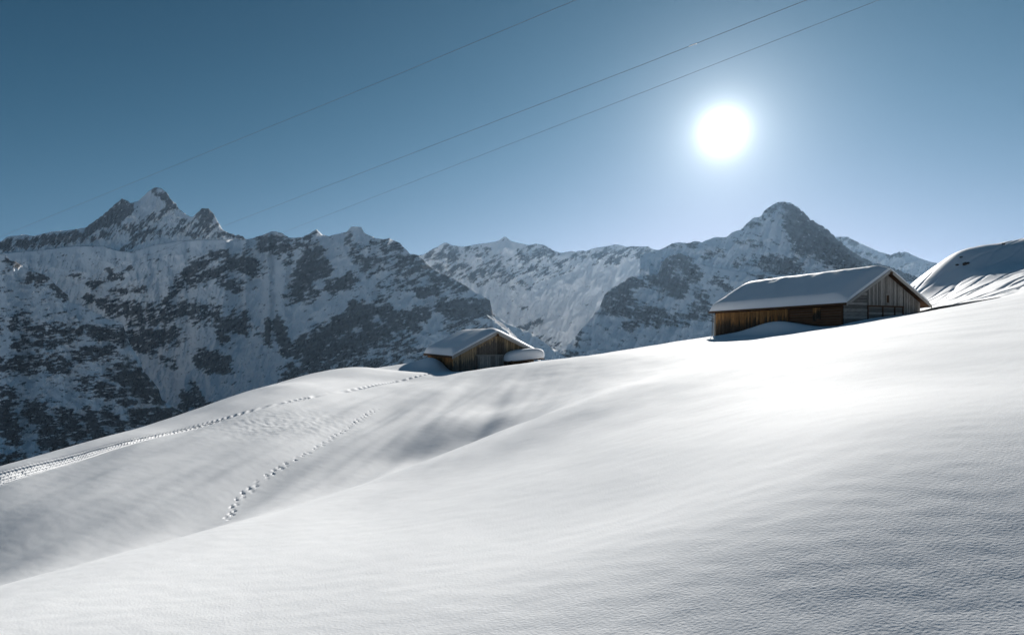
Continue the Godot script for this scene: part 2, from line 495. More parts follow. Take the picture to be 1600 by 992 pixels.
func lay_footprints() -> void:
	var way := [352, 809, 360, 797, 364, 787, 370, 779, 378, 771, 388, 763, 397, 756, 409, 747, 421, 739, 431, 733, 452, 720, 475, 707, 483, 703, 493, 697, 505, 688, 520, 679, 532, 673, 548, 664, 560, 657, 572, 649, 590, 640]
	var line := Curve2D.new()
	for k in range(0, way.size(), 2):
		var h := hit_slope(way[k], way[k + 1], 14.0, 44.0)
		line.add_point(Vector2(h.x, -h.z))
	var r := RandomNumberGenerator.new()
	r.seed = 5
	var d := 0.0
	var side := 1.0
	while d < line.get_baked_length():
		var c := line.sample_baked(d) + Vector2(side * r.randf_range(0.02, 0.10), r.randf_range(-0.07, 0.07))
		var q := Vector3(c.x, c.y, r.randf_range(0.5, 1.25))
		for a in range(-1, 2):
			for b in range(-1, 2):
				var key := Vector2i(floori(q.x * 2.0) + a, floori(q.y * 2.0) + b)
				if not prints.has(key):
					prints[key] = []
				prints[key].append(q)
		side = -side
		d += r.randf_range(0.12, 0.30)

const SLOPE_POINTS := [
	# right under and in front of the camera
	[0, 992, 5.5], [400, 992, 4.65], [800, 992, 3.78], [1200, 992, 3.28], [1600, 992, 3.05],
	[1300, 828, 4.0], [1600, 800, 4.0], [1300, 738, 4.9], [1600, 704, 4.9], [1300, 660, 6.6], [1300, 624, 8.4], [1600, 592, 8.0], [1310, 545, 16.0], [1600, 503, 16.0], [1000, 800, 6.0], [1000, 664, 11.5], [1000, 600, 19.0],
	# crest of the near slope on the left
	[0, 910, 8.8], [180, 862, 10.3], [350, 815, 12.0], [480, 782, 14.0], [600, 745, 16.0], [690, 712, 18.0], [760, 682, 20.0], [850, 648, 22.5], [950, 606, 25.0],
	[180, 905, 7.5], [350, 858, 8.4], [480, 826, 9.4], [600, 797, 10.2], [690, 762, 11.4], [760, 735, 12.4], [850, 700, 13.0], [920, 655, 15.0],
	# open slope below the large barn
	[1040, 566, 32.0], [1120, 541, 38.0], [1200, 527.5, 36.0], [1318, 511, 35.0], [1400, 496, 36.0], [1450, 487, 38.0], [1530, 472, 42.0], [1600, 458.5, 46.0], [1700, 438, 52.0],
	# hollow: from the floor hidden behind the near crest up to the brow
	[-100, 946.9, 11.8], [-100, 874.4, 13.7], [-100, 819.9, 15.5], [-100, 783.7, 17.1], [-100, 765.0, 18.0], [0, 924.3, 12.0], [0, 844.6, 14.2], [0, 786.6, 16.3], [0, 749.1, 18.1], [0, 730.0, 19.2], [100, 900.3, 12.6], [100, 818.4, 15.1], [100, 760.5, 17.6], [100, 723.6, 19.7], [100, 705.0, 20.9], [200, 868.7, 13.5], [200, 789.9, 16.2], [200, 734.2, 18.8], [200, 698.8, 21.1], [200, 681.0, 22.4], [290, 844.5, 14.3], [290, 762.0, 17.6], [290, 706.3, 20.9], [290, 672.0, 23.6], [290, 655.0, 25.3], [350, 823.6, 15.0], [350, 738.5, 18.8], [350, 682.9, 22.6], [350, 649.4, 25.8], [350, 633.0, 27.7], [440, 799.4, 16.0], [440, 705.4, 21.0], [440, 648.4, 26.0], [440, 615.6, 30.1], [440, 600.0, 32.6], [560, 761.6, 18.0], [560, 663.9, 25.8], [560, 612.4, 33.6], [560, 585.0, 40.1], [560, 572.5, 44.0], [640, 733.0, 20.0], [640, 690, 23.0], [640, 650, 27.5], [640, 618, 33.0], [640, 600, 38.0], [640, 568, 56.0],
	[690, 730, 20.6], [760, 695, 22.4], [760, 660, 25.0], [700, 660, 25.4], [700, 612, 33.0], [800, 632, 28.6], [800, 594, 36.0], [900, 600, 31.0], [620, 597.5, 39.5], [712, 586.5, 41.0], [790, 573, 42.0], [850, 563, 44.0],
	# the ground about the small barn
	[712, 581.5, 50.0], [760, 577, 51.5], [840, 568, 53.0], [672, 570, 60.0], [700, 582, 46.0], [640, 584, 50.0],
	# skyline between the barns, the ground about the large barn
	[920, 556, 50.0], [1000, 545, 52.0], [1060, 536, 54.0], [1110, 527, 56.0], [1117, 526, 61.0], [1318, 509, 47.0], [1380, 499, 49.0], [1445, 488, 51.0], [1250, 523, 42.0], [1150, 531, 50.0], [1400, 498, 43.0],
]

func build_slope() -> void:
	drift_noise = noise(101, 0.33, 3)
	lump_noise = noise(102, 0.22, 3)
	ripple_noise = noise(103, 2.2, 3)
	var pts := PackedVector3Array()
	for s in SLOPE_POINTS:
		var q := at_pixel(s[0], s[1], s[2])
		pts.append(Vector3(q.x, q.y, s[2]))
	# where the photograph shows nothing: behind the camera, beyond the brow, beyond the barns
	for q in [[0, -2.02, 0], [0, -2.4, -12], [-14, -4.6, -6], [14, 1.2, -4], [30, 4.2, 6], [-24, -8.6, 4], [0, -2.0, -28], [-30, -8, -25], [30, 5, -25],
			[-22, -6.9, 20], [-21, -6.5, 27], [-22, -6.3, 36], [-23, -6.0, 48], [-22, -6.0, 60], [-40, -18, 30], [-40, -16, 50], [-45, -20, 10], [-70, -36, 40], [-70, -36, 10],
			[-12, -6.5, 72], [5, -5.0, 72], [22, -3.5, 76], [38, 1.0, 66], [44, 2.0, 76], [-20, -14, 85], [10, -12, 88], [35, -8, 88], [58, 4.2, 66], [75, 7.0, 70], [80, 11, 45], [70, 10, 20], [60, 1.5, 90], [85, 5.0, 90]]:
		pts.append(Vector3(q[0], q[1], q[2]))
	tps_fit(pts, 0.0015)
	lat.resize(LNX * LNZ)
	for j in LNZ:
		for i in LNX:
			lat[j * LNX + i] = tps_at(LX0 + i * LSTEP, LZ0 + j * LSTEP)

	lay_footprints()

	# distances of the rows: close together where the picture shows them large
	var rows := PackedFloat32Array()
	var z := 1.1
	while z < 84.0:
		rows.append(z)
		z += clampf(z * z * 0.0017, 0.015, 0.085 if z < 30.0 else 0.13 if z < 62.0 else 0.6)
	var step := 2.3
	var nu := int(2100.0 / step) + 1
	var p := PackedVector3Array()
	p.resize(nu * rows.size())
	for j in rows.size():
		var d := rows[j]
		for i in nu:
			var x := (-250.0 + i * step - CX) / F * d
			p[j * nu + i] = Vector3(x, ground(x, d), -d)
	structure("snow_slope", grid_mesh(p, nu, rows.size()), M.snow)
	# the slope goes on behind the camera
	var q := PackedVector3Array()
	for j in 30:
		var d := lerpf(-28.0, 1.1, j / 29.0)
		for i in 61:
			var x := -60.0 + 2.0 * i
			if j == 29:
				x *= 0.0205
			q.append(Vector3(x, smooth_ground(x, d), -d))
	structure("snow_field", grid_mesh(q, 61, 30), M.snow)

# ------------------------------------------------------------------ the shaded hill on the right
func build_hill() -> void:
	var pts := PackedVector3Array()
	for s in [[1400, 496, 60], [1440, 487.5, 60], [1500, 478, 60], [1600, 457, 60], [1700, 437, 62], [1850, 408, 64],
			[1400, 490, 92], [1445, 479, 92], [1500, 466, 80], [1545, 456, 82], [1600, 434, 86], [1700, 408, 90], [1850, 374, 94],
			[1450, 453, 105], [1470, 431, 108], [1490, 404, 111], [1500, 393, 112], [1511, 386.5, 114], [1530, 382, 116], [1560, 381, 118], [1575, 378.5, 119], [1600, 371.5, 121], [1700, 345, 128], [1850, 310, 135],
			[1530, 425, 101], [1570, 412, 104], [1600, 405, 106], [1478, 450, 103], [1400, 484, 104],
			[1400, 500, 130], [1450, 480, 140], [1511, 430, 150], [1600, 400, 160], [1850, 340, 170], [1450, 520, 180], [1600, 470, 200], [1850, 420, 210]]:
		var q := at_pixel(s[0], s[1], s[2])
		pts.append(Vector3(q.x, q.y, s[2]))
	tps_fit(pts, 0.0005)
	var cuts := noise(301, 0.045, 2)
	var cuts2 := noise(302, 0.06, 2)
	var soft := noise(303, 0.08, 3)
	var nu := 281
	var nv := 260
	# a coarse lattice first, then the tracks on it
	var cu := 48
	var cv := 44
	var coarse := PackedFloat32Array()
	for j in cv:
		for i in cu:
			var d := 56.0 + (j - 1.0) * 150.0 / (cv - 4)
			var px := 1390.0 + (i - 1.0) * 470.0 / (cu - 4)
			coarse.append(tps_at((px - CX) / F * d, d))
	var p := PackedVector3Array()
	p.resize(nu * nv)
	for j in nv:
		var t := j / (nv - 1.0)
		var d := 56.0 + 150.0 * (0.72 * t + 0.28 * t * t * t)
		for i in nu:
			var px := 1390.0 + 470.0 * i / (nu - 1.0)
			var x := (px - CX) / F * d
			var gx := clampf((px - 1390.0) / 470.0 * (cu - 4) + 1.0, 1.0, cu - 3.001)
			var gz := clampf((d - 56.0) / 150.0 * (cv - 4) + 1.0, 1.0, cv - 3.001)
			var ix := int(gx)
			var iz := int(gz)
			var r := PackedFloat32Array([0, 0, 0, 0])
			for k in 4:
				var o := (iz - 1 + k) * cu + ix - 1
				r[k] = cubic(coarse[o], coarse[o + 1], coarse[o + 2], coarse[o + 3], gx - ix)
			var y := cubic(r[0], r[1], r[2], r[3], gz - iz)
			# ski tracks run across the foot and over the face
			var a1 := cuts.get_noise_2d(x * 0.3 + d * 0.18, d * 2.4 - x * 0.95)
			var a2 := cuts2.get_noise_2d(x * 0.35 - d * 0.1, d * 1.7 - x * 1.15)
			var deep := 0.26 if d < 92.0 else 0.14
			y -= deep * (1.0 - smoothstep(0.0, 0.11, absf(a1))) + deep * 0.8 * (1.0 - smoothstep(0.0, 0.09, absf(a2 - 0.12)))
			y += 0.25 * soft.get_noise_2d(x, d * 0.6)
			p[j * nu + i] = Vector3(x, y, -d)
	structure("snow_hill", grid_mesh(p, nu, nv), M.soft_snow)

# ------------------------------------------------------------------ timber
func wood_image(kind: String, seed_value: int) -> Image:
	# one board: u across, v from its top (0) to its foot (1); grain, knots and the jagged edge of the weathering
	var w := 24
	var h := 256
	var r := RandomNumberGenerator.new()
	r.seed = seed_value
	var grain := noise(seed_value, 0.11, 4)
	var line := noise(seed_value + 50, 0.35, 2)
	var im := Image.create(w, h, false, Image.FORMAT_RGB8)
	var edge := 0.32 + r.randf_range(-0.14, 0.14)
	var tone := r.randf_range(0.6, 1.35)
	for y in h:
		var v := y / float(h)
		for x in w:
			var g := 1.0 + 0.55 * grain.get_noise_2d(x * 2.6, y * 0.16) + 0.35 * line.get_noise_2d(x * 2.2, y * 0.05)
			var k := v + 0.34 * line.get_noise_2d(x * 1.5, y * 0.03) + 0.1 * grain.get_noise_2d(x * 4.0, y * 0.5)
			var c := Color(0.13, 0.122, 0.11)
			if kind == "brown":
				c = Color(0.40, 0.20, 0.075).lerp(Color(0.07, 0.055, 0.042), smoothstep(edge - 0.07, edge + 0.07, k))
			elif kind == "grey":
				c = Color(0.32, 0.295, 0.265)
			elif kind == "gable":
				c = Color(0.40, 0.29, 0.17).lerp(Color(0.14, 0.12, 0.10), smoothstep(edge * 0.75 - 0.06, edge * 0.75 + 0.06, k))
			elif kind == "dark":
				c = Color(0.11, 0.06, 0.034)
			var f := maxf(0.15, g * tone)
			if x < 1 or x >= w - 1:
				f *= 0.55
			im.set_pixel(x, y, Color(c.r * f, c.g * f, c.b * f).linear_to_srgb())
	return im

func wood_set(kind: String, count: int, seed_value: int) -> Array:
	var out := []
	for k in count:
		var m := StandardMaterial3D.new()
		m.resource_name = kind + " wood"
		m.albedo_texture = ImageTexture.create_from_image(wood_image(kind, seed_value + k))
		m.roughness = 0.9
		m.metallic_specular = 0.3
		out.append(m)
	return out

func hexa(c: Array, uvs: Array) -> ArrayMesh:
	# corners 0-3 round the foot, 4-7 above them; flat faces turned outwards
	var st := SurfaceTool.new()
	st.begin(Mesh.PRIMITIVE_TRIANGLES)
	var mid := Vector3.ZERO
	for q in c:
		mid += q / 8.0
	for f in [[0, 1, 5, 4], [1, 2, 6, 5], [2, 3, 7, 6], [3, 0, 4, 7], [0, 3, 2, 1], [4, 5, 6, 7]]:
		var n: Vector3 = (c[f[1]] - c[f[0]]).cross(c[f[2]] - c[f[0]])
		if n.length() < 1e-9:
			n = (c[f[2]] - c[f[0]]).cross(c[f[3]] - c[f[0]])
		n = n.normalized()
		var order: Array = f.duplicate()
		if n.dot(c[f[0]] + c[f[2]] - 2.0 * mid) < 0.0:
			n = -n
		else:
			order.reverse()
		for k in [0, 1, 2, 0, 2, 3]:
			st.set_normal(n)
			st.set_uv(uvs[order[k]])
			st.add_vertex(c[order[k]])
	return st.commit()

func upright(x0: float, x1: float, foot: float, top0: float, top1: float, z0: float, z1: float) -> ArrayMesh:
	# a board standing in the x direction, its top cut to the slope of the roof
	return hexa([Vector3(x0, foot, z0), Vector3(x1, foot, z0), Vector3(x1, foot, z1), Vector3(x0, foot, z1), Vector3(x0, top0, z0), Vector3(x1, top1, z0), Vector3(x1, top1, z1), Vector3(x0, top0, z1)],
		[Vector2(0, 1), Vector2(1, 1), Vector2(1, 1), Vector2(0, 1), Vector2(0, 0), Vector2(1, 0), Vector2(1, 0), Vector2(0, 0)])

func upright_z(zz0: float, zz1: float, foot: float, top: float, x0: float, x1: float) -> ArrayMesh:
	# the same along z
	return hexa([Vector3(x0, foot, zz0), Vector3(x0, foot, zz1), Vector3(x1, foot, zz1), Vector3(x1, foot, zz0), Vector3(x0, top, zz0), Vector3(x0, top, zz1), Vector3(x1, top, zz1), Vector3(x1, top, zz0)],
		[Vector2(0, 1), Vector2(1, 1), Vector2(1, 1), Vector2(0, 1), Vector2(0, 0), Vector2(1, 0), Vector2(1, 0), Vector2(0, 0)])

func lying(a: Vector3, b: Vector3, tall: float, deep: Vector3) -> ArrayMesh:
	# a board or beam from a to b (its lower outer edge), tall upwards, deep inwards; the grain runs along it
	var up := Vector3(0, tall, 0)
	return hexa([a, b, b + deep, a + deep, a + up, b + up, b + up + deep, a + up + deep],
		[Vector2(1, 0), Vector2(1, 1), Vector2(1, 1), Vector2(1, 0), Vector2(0, 0), Vector2(0, 1), Vector2(0, 1), Vector2(0, 0)])

# ------------------------------------------------------------------ barns
# Local axes of a barn: x along the gable from its near left corner, -z along the side wall, y above the camera's eye minus the base.
func roof_line(b: Dictionary, x: float) -> float:
	if x < b.ridge_x:
		return lerpf(b.eave_left, b.ridge, (x - b.x_left) / (b.ridge_x - b.x_left)) - b.base
	return lerpf(b.ridge, b.eave_right, (x - b.ridge_x) / (b.x_right - b.ridge_x)) - b.base

func barn_shell(b: Dictionary, root: Node3D) -> void:
	# the roof of boards, its verge boards, eaves boards and ridge beam
	var th := 0.10
	for side in [[b.x_left, b.ridge_x], [b.ridge_x, b.x_right]]:
		var x0: float = side[0]
		var x1: float = side[1]
		var y0 := roof_line(b, x0)
		var y1 := roof_line(b, x1)
		var zf: float = b.front
		var zb: float = -b.length - b.back
		part("roof_side", hexa([Vector3(x0, y0, zf), Vector3(x1, y1, zf), Vector3(x1, y1, zb), Vector3(x0, y0, zb), Vector3(x0, y0 + th, zf), Vector3(x1, y1 + th, zf), Vector3(x1, y1 + th, zb), Vector3(x0, y0 + th, zb)],
			[Vector2(0, 0), Vector2(1, 0), Vector2(1, 1), Vector2(0, 1), Vector2(0, 0), Vector2(1, 0), Vector2(1, 1), Vector2(0, 1)]), M.dark_wood[0], root)
		for end in [zf, zb - 0.05]:
			part("verge_board", hexa([Vector3(x0, y0 - 0.14, end + 0.05), Vector3(x1, y1 - 0.14, end + 0.05), Vector3(x1, y1 - 0.14, end + 0.003), Vector3(x0, y0 - 0.14, end + 0.003), Vector3(x0, y0 + th + 0.02, end + 0.05), Vector3(x1, y1 + th + 0.02, end + 0.05), Vector3(x1, y1 + th + 0.02, end + 0.003), Vector3(x0, y0 + th + 0.02, end + 0.003)],
				[Vector2(1, 0), Vector2(1, 1), Vector2(1, 1), Vector2(1, 0), Vector2(0, 0), Vector2(0, 1), Vector2(0, 1), Vector2(0, 0)]), M.grey_wood[1], root)
	part("eaves_board", lying(Vector3(b.x_left - 0.03, roof_line(b, b.x_left) - 0.06, b.front), Vector3(b.x_left - 0.03, roof_line(b, b.x_left) - 0.06, -b.length - b.back), 0.15, Vector3(0.027, 0, 0)), M.dark_wood[1], root)
	part("eaves_board", lying(Vector3(b.x_right + 0.003, roof_line(b, b.x_right) - 0.06, b.front), Vector3(b.x_right + 0.003, roof_line(b, b.x_right) - 0.06, -b.length - b.back), 0.15, Vector3(0.027, 0, 0)), M.dark_wood[1], root)
	part("ridge_beam", lying(Vector3(b.ridge_x - 0.09, b.ridge - b.base - 0.26, b.front + 0.14), Vector3(b.ridge_x - 0.09, b.ridge - b.base - 0.26, -b.length), 0.2, Vector3(0.18, 0, 0)), M.dark_wood[2], root)
	# the walls that the photograph does not show
	part("rear_wall", upright(0.03, b.ridge_x, 0.0, roof_line(b, 0.03) - 0.02, roof_line(b, b.ridge_x) - 0.02, -b.length + 0.06, -b.length), M.grey_wood[0], root)
	part("rear_wall", upright(b.ridge_x, b.width - 0.03, 0.0, roof_line(b, b.ridge_x) - 0.02, roof_line(b, b.width) - 0.02, -b.length + 0.06, -b.length), M.grey_wood[2], root)
	part("far_wall", upright_z(-0.07, -b.length + 0.07, 0.0, roof_line(b, b.width) - 0.02, b.width - 0.06, b.width), M.grey_wood[3], root)

func stand_boards(root: Node3D, b: Dictionary, set_of: Array, x0: float, x1: float, foot: float, top: float, wide: float) -> void:
	# upright boards on the gable between x0 and x1, up to the roof or to a level top
	var x := x0
	while x < x1 - 0.02:
		var nx := minf(x + wide * rng.randf_range(0.8, 1.25), x1)
		if x1 - nx < 0.08:
			nx = x1
		var t0 := roof_line(b, x) - 0.02
		var t1 := roof_line(b, nx) - 0.02
		if top > 0.0:
			t0 = top
			t1 = top
		var out := rng.randf_range(0.0, 0.02)
		var low := rng.randf_range(0.0, 0.04)
		if (x - b.ridge_x) * (nx - b.ridge_x) < 0.0 and top <= 0.0:
			t0 = minf(t0, t1)
			t1 = t0
		part("board", upright(x + 0.006, nx - 0.006, foot - low, t0, t1, out, -0.03), set_of[rng.randi() % set_of.size()], root)
		x = nx

func lay_boards(root: Node3D, b: Dictionary, set_of: Array, x0: float, x1: float, foot: float, top: float, wide: float) -> void:
	# level boards on the gable
	var y := foot
	while y < top - 0.03:
		var ny := minf(y + wide * rng.randf_range(0.85, 1.15), top)
		var a := x0
		# cut to the roof on the left
		while roof_line(b, a) - 0.03 < ny and a < x1:
			a += 0.02
		if x1 - a > 0.1:
			var out := rng.randf_range(0.0, 0.025)
			part("board", lying(Vector3(a, y + 0.008, out), Vector3(x1, y + 0.008, out), ny - y - 0.016, Vector3(0, 0, -0.03 - out)), set_of[rng.randi() % set_of.size()], root)
		y = ny

func side_boards(root: Node3D, set_of: Array, s0: float, s1: float, foot: float, top: float, wide: float) -> void:
	# upright boards on the side wall, from s0 to s1 metres behind the gable
	var s := s0
	while s < s1 - 0.02:
		var ns := minf(s + wide * rng.randf_range(0.75, 1.25), s1)
		if s1 - ns < 0.08:
			ns = s1
		var out := rng.randf_range(-0.03, 0.0)
		part("board", upright_z(-s - 0.006, -ns + 0.006, foot, top - rng.randf_range(0.0, 0.03), out, 0.03), set_of[rng.randi() % set_of.size()], root)
		s = ns

func side_logs(root: Node3D, set_of: Array, s0: float, s1: float, foot: float, top: float, wide: float) -> void:
	var y := foot
	while y < top - 0.03:
		var ny := minf(y + wide * rng.randf_range(0.9, 1.1), top)
		var out := rng.randf_range(-0.03, 0.0)
		part("log", lying(Vector3(out, y + 0.01, -s0), Vector3(out, y + 0.01, -s1), ny - y - 0.02, Vector3(0.05 - out, 0, 0)), set_of[rng.randi() % set_of.size()], root)
		y = ny

func roof_snow(b: Dictionary, root: Node3D, thick: float, called: String) -> MeshInstance3D:
	# the blanket lies on the roof boards, rounded towards every edge
	var xs := edge_steps(b.x_left + 0.02, b.x_right - 0.02, 64)
	var zs := edge_steps(b.front - 0.01, -b.length - b.back + 0.02, 84)
	var wave := noise(int(b.width * 100.0), 0.35, 3)
	var p := PackedVector3Array()
	for z in zs:
		for x in xs:
			var left: float = x - xs[0]
			var right: float = xs[xs.size() - 1] - x
			var fore: float = zs[0] - z
			var aft: float = z - zs[zs.size() - 1]
			var t: float = thick * (1.0 + 0.08 * wave.get_noise_2d(x, z))
			t *= swell(left, b.round_left) * swell(right, b.round_right) * verge(fore, b.round_front) * swell(aft, 0.9)
			# the roof's own shape, its ridge smoothed by the snow
			var d: float = x - b.ridge_x
			var soften: float = 0.5 * minf(1.0, t / thick)
			var slope: float = (b.ridge - b.eave_left) / (b.ridge_x - b.x_left) if d < 0.0 else (b.ridge - b.eave_right) / (b.x_right - b.ridge_x)
			var y: float = b.ridge - b.base - slope * (sqrt(d * d + soften * soften * 0.6) - soften * 0.10) + 0.11
			y = maxf(y, roof_line(b, x) + 0.105) if t < 0.05 else y
			p.append(Vector3(x, y + t + 0.004, z))
	var o := MeshInstance3D.new()
	o.name = called
	o.mesh = grid_mesh(p, xs.size(), zs.size())
	o.material_override = M.soft_snow
	add_child(o, true)
	o.transform = root.transform
	return o

func swell(d: float, reach: float) -> float:
	var k := clampf(d / reach, 0.0, 1.0)
	return sqrt(maxf(0.0, 1.0 - (1.0 - k) * (1.0 - k)))

func verge(d: float, reach: float) -> float:
	# share of the full snow depth at d metres from the gable: the blanket thins evenly to a low lip at the edge
	if d <= 0.001:
		return 0.0
	if d >= reach:
		return 1.0
	return 0.16 + 0.84 * smoothstep(-0.35, 1.0, d / reach)

func edge_steps(a: float, b: float, n: int) -> Array:
	var out := []
	for k in n:
		var t := k / (n - 1.0)
		t = lerpf(t, 0.5 - 0.5 * cos(PI * t), 0.85)
		out.append(lerpf(a, b, t))
	return out

func build_barns() -> void:
	M.brown_wood = wood_set("brown", 8, 500)
	M.grey_wood = wood_set("grey", 8, 600)
	M.gable_wood = wood_set("gable", 8, 700)
	M.dark_wood = wood_set("dark", 4, 800)
	# the large barn
	var b := {"x_left": -0.3, "x_right": 9.2, "ridge_x": 4.45, "eave_left": 2.72, "eave_right": 2.7, "ridge": 5.45, "base": -0.6, "front": 0.55, "back": 0.5, "length": 15.2, "width": 8.65,
		"round_left": 0.38, "round_right": 0.6, "round_front": 1.5}
	var root := Node3D.new()
	root.name = "timber_barn"
	root.position = Vector3(26.0, b.base, -47.0)
	root.rotation.y = deg_to_rad(20.4)
	add_child(root)
	tag(root, "large weathered timber barn with long brown plank side wall and grey gable", "barn", "snowbound timber barns")
	barn_shell(b, root)
	var y: float = -b.base
	lay_boards(root, b, M.grey_wood, 0.03, 2.55, y + 0.3, y + 4.2, 0.26)
	lay_boards(root, b, M.grey_wood, 2.68, 6.5, y + 0.8, y + 2.62, 0.25)
	stand_boards(root, b, M.grey_wood, 2.56, 6.62, y + 2.68, 0.0, 0.21)
	stand_boards(root, b, M.grey_wood, 6.68, 8.62, y + 1.6, 0.0, 0.21)
	for x in [2.55, 4.2, 5.55, 6.5]:
		part("post", upright(x, x + 0.13, y + 0.4, y + 2.62, y + 2.62, 0.05, -0.06), M.dark_wood[rng.randi() % 4], root)
	part("cross_beam", lying(Vector3(2.55, y + 2.6, 0.06), Vector3(6.66, y + 2.6, 0.06), 0.12, Vector3(0, 0, -0.05)), M.dark_wood[3], root)
	var win := part("window", upright(4.66, 4.94, y + 2.98, y + 3.55, y + 3.55, 0.034, 0.0), M.dark_wood[2], root)  # dark panel set in front of the boards for the shade of an opening
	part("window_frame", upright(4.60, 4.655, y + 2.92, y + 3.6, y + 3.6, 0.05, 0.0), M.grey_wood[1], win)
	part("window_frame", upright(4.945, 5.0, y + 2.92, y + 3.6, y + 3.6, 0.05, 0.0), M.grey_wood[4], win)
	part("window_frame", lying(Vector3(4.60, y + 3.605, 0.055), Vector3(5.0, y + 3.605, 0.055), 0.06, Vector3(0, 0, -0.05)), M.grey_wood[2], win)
	side_logs(root, M.dark_wood, 0.02, 5.5, y + 0.3, y + 2.62, 0.24)
	for s in [2.1, 2.32, 2.5, 2.7]:
		part("board", upright_z(-s, -s - 0.17, y + 1.3 + rng.randf_range(0.0, 0.4), y + 2.58, -0.07, -0.035), M.brown_wood[rng.randi() % 8], root)
	side_boards(root, M.brown_wood, 5.52, 15.0, y - 0.1, y + 2.64, 0.21)
	side_boards(root, M.grey_wood, 15.02, 15.32, y - 0.3, y + 2.5, 0.17)
	for s in [0.0, 5.4]:
		part("corner_post", upright_z(-s, -s - 0.14, y + 0.0, y + 2.64, -0.055, 0.06), M.dark_wood[1], root)
	var snow := roof_snow(b, root, 0.68, "roof_snow")
	tag(snow, "thick smooth snow blanket on the roof of the large barn", "snow", "snow blankets on the barn roofs")

	# the small barn
	b = {"x_left": -0.3, "x_right": 7.95, "ridge_x": 3.69, "eave_left": -1.50, "eave_right": -1.52, "ridge": 0.52, "base": -3.5, "front": 0.5, "back": 0.5, "length": 9.3, "width": 7.3,
		"round_left": 0.32, "round_right": 0.6, "round_front": 1.5}
	root = Node3D.new()
	root.name = "timber_barn"
	root.position = Vector3(-4.85, b.base, -50.0)
	root.rotation.y = deg_to_rad(21.4)
	add_child(root, true)
	tag(root, "small low timber barn with dark plank gable and barred double door", "barn", "snowbound timber barns")
	barn_shell(b, root)
	y = -b.base
	stand_boards(root, b, M.gable_wood, 0.03, 2.0, y - 3.2, 0.0, 0.2)
	stand_boards(root, b, M.gable_wood, 2.0, 4.5, y - 1.28, 0.0, 0.2)
	stand_boards(root, b, M.gable_wood, 4.5, 7.27, y - 3.2, 0.0, 0.2)
	for k in 2:
		var door := Node3D.new()
		door.name = "door"
		root.add_child(door, true)
		for q in 6:
			var x := 2.06 + k * 1.2 + q * 0.197
			part("plank", upright(x, x + 0.185, y - 3.0, y - 1.42, y - 1.42, 0.03 + rng.randf_range(0.0, 0.015), -0.01), M.grey_wood[rng.randi() % 8], door)
	part("door_bar", lying(Vector3(1.95, y - 1.41, 0.07), Vector3(4.5, y - 1.41, 0.07), 0.09, Vector3(0, 0, -0.055)), M.grey_wood[5], root)
	side_boards(root, M.brown_wood, 0.05, 9.2, y - 3.2, y - 1.56, 0.22)
	part("corner_post", upright_z(0.05, -0.1, y - 3.3, y - 1.5, -0.05, 0.029), M.gable_wood[2], root)
	snow = roof_snow(b, root, 0.5, "roof_snow")
	tag(snow, "soft snow blanket on the roof of the small barn", "snow", "snow blankets on the barn roofs")

	# lean-to shelter before the gable and the pillow of snow on it
	var shed := Node3D.new()
	shed.name = "lean_to_shelter"
	shed.transform = root.transform
	add_child(shed)
	tag(shed, "low dark plank shelter against the gable of the small barn, under a snow pillow", "shelter")
	for q in 8:
		var x := 4.45 + q * 0.39
		part("roof_plank", hexa([Vector3(x, y - 1.86 + q * 0.02, 1.7), Vector3(x + 0.38, y - 1.86 + q * 0.02, 1.7), Vector3(x + 0.38, y - 1.78 + q * 0.02, 0.06), Vector3(x, y - 1.78 + q * 0.02, 0.06),
			Vector3(x, y - 1.8 + q * 0.02, 1.7), Vector3(x + 0.38, y - 1.8 + q * 0.02, 1.7), Vector3(x + 0.38, y - 1.72 + q * 0.02, 0.06), Vector3(x, y - 1.72 + q * 0.02, 0.06)],
			[Vector2(0, 0), Vector2(1, 0), Vector2(1, 1), Vector2(0, 1), Vector2(0, 0), Vector2(1, 0), Vector2(1, 1), Vector2(0, 1)]), M.dark_wood[q % 4], shed)
	for x in [4.45, 5.9, 7.3]:
		part("post", upright(x, x + 0.14, y - 3.2, y - 1.87, y - 1.87, 1.62, 1.48), M.dark_wood[1], shed)
	var px := 4.62
	while px < 7.2:
		part("wall_plank", upright(px, px + 0.2, y - 3.2, y - 1.88, y - 1.88, 1.56, 1.52), M.dark_wood[rng.randi() % 4], shed)
		px += 0.212
	var q := PackedVector3Array()
	for j in 33:
		var el := lerpf(-PI / 2.0, PI / 2.0, j / 32.0)
		for i in 49:
			var az := TAU * i / 48.0
			var d := Vector3(cos(el) * cos(az), sin(el), -cos(el) * sin(az))
			var e := Vector3(signf(d.x) * pow(absf(d.x), 0.45), signf(d.y) * pow(absf(d.y), 0.6), signf(d.z) * pow(absf(d.z), 0.62))
			var lift := 0.16 * e.x
			q.append(Vector3(5.95 + 1.75 * e.x, y - 1.62 + lift + (0.72 if e.y > 0.0 else 0.14) * e.y + (0.08 * cos(e.x * 1.6) if e.y > 0.0 else 0.0), 0.95 + 0.9 * e.z))
	var pillow := MeshInstance3D.new()
	pillow.name = "snow_pillow"
	pillow.mesh = grid_mesh(q, 49, 33)
	pillow.material_override = M.soft_snow
	pillow.transform = root.transform
	add_child(pillow)
	tag(pillow, "rounded pillow of snow on the low shelter beside the small barn", "snow")

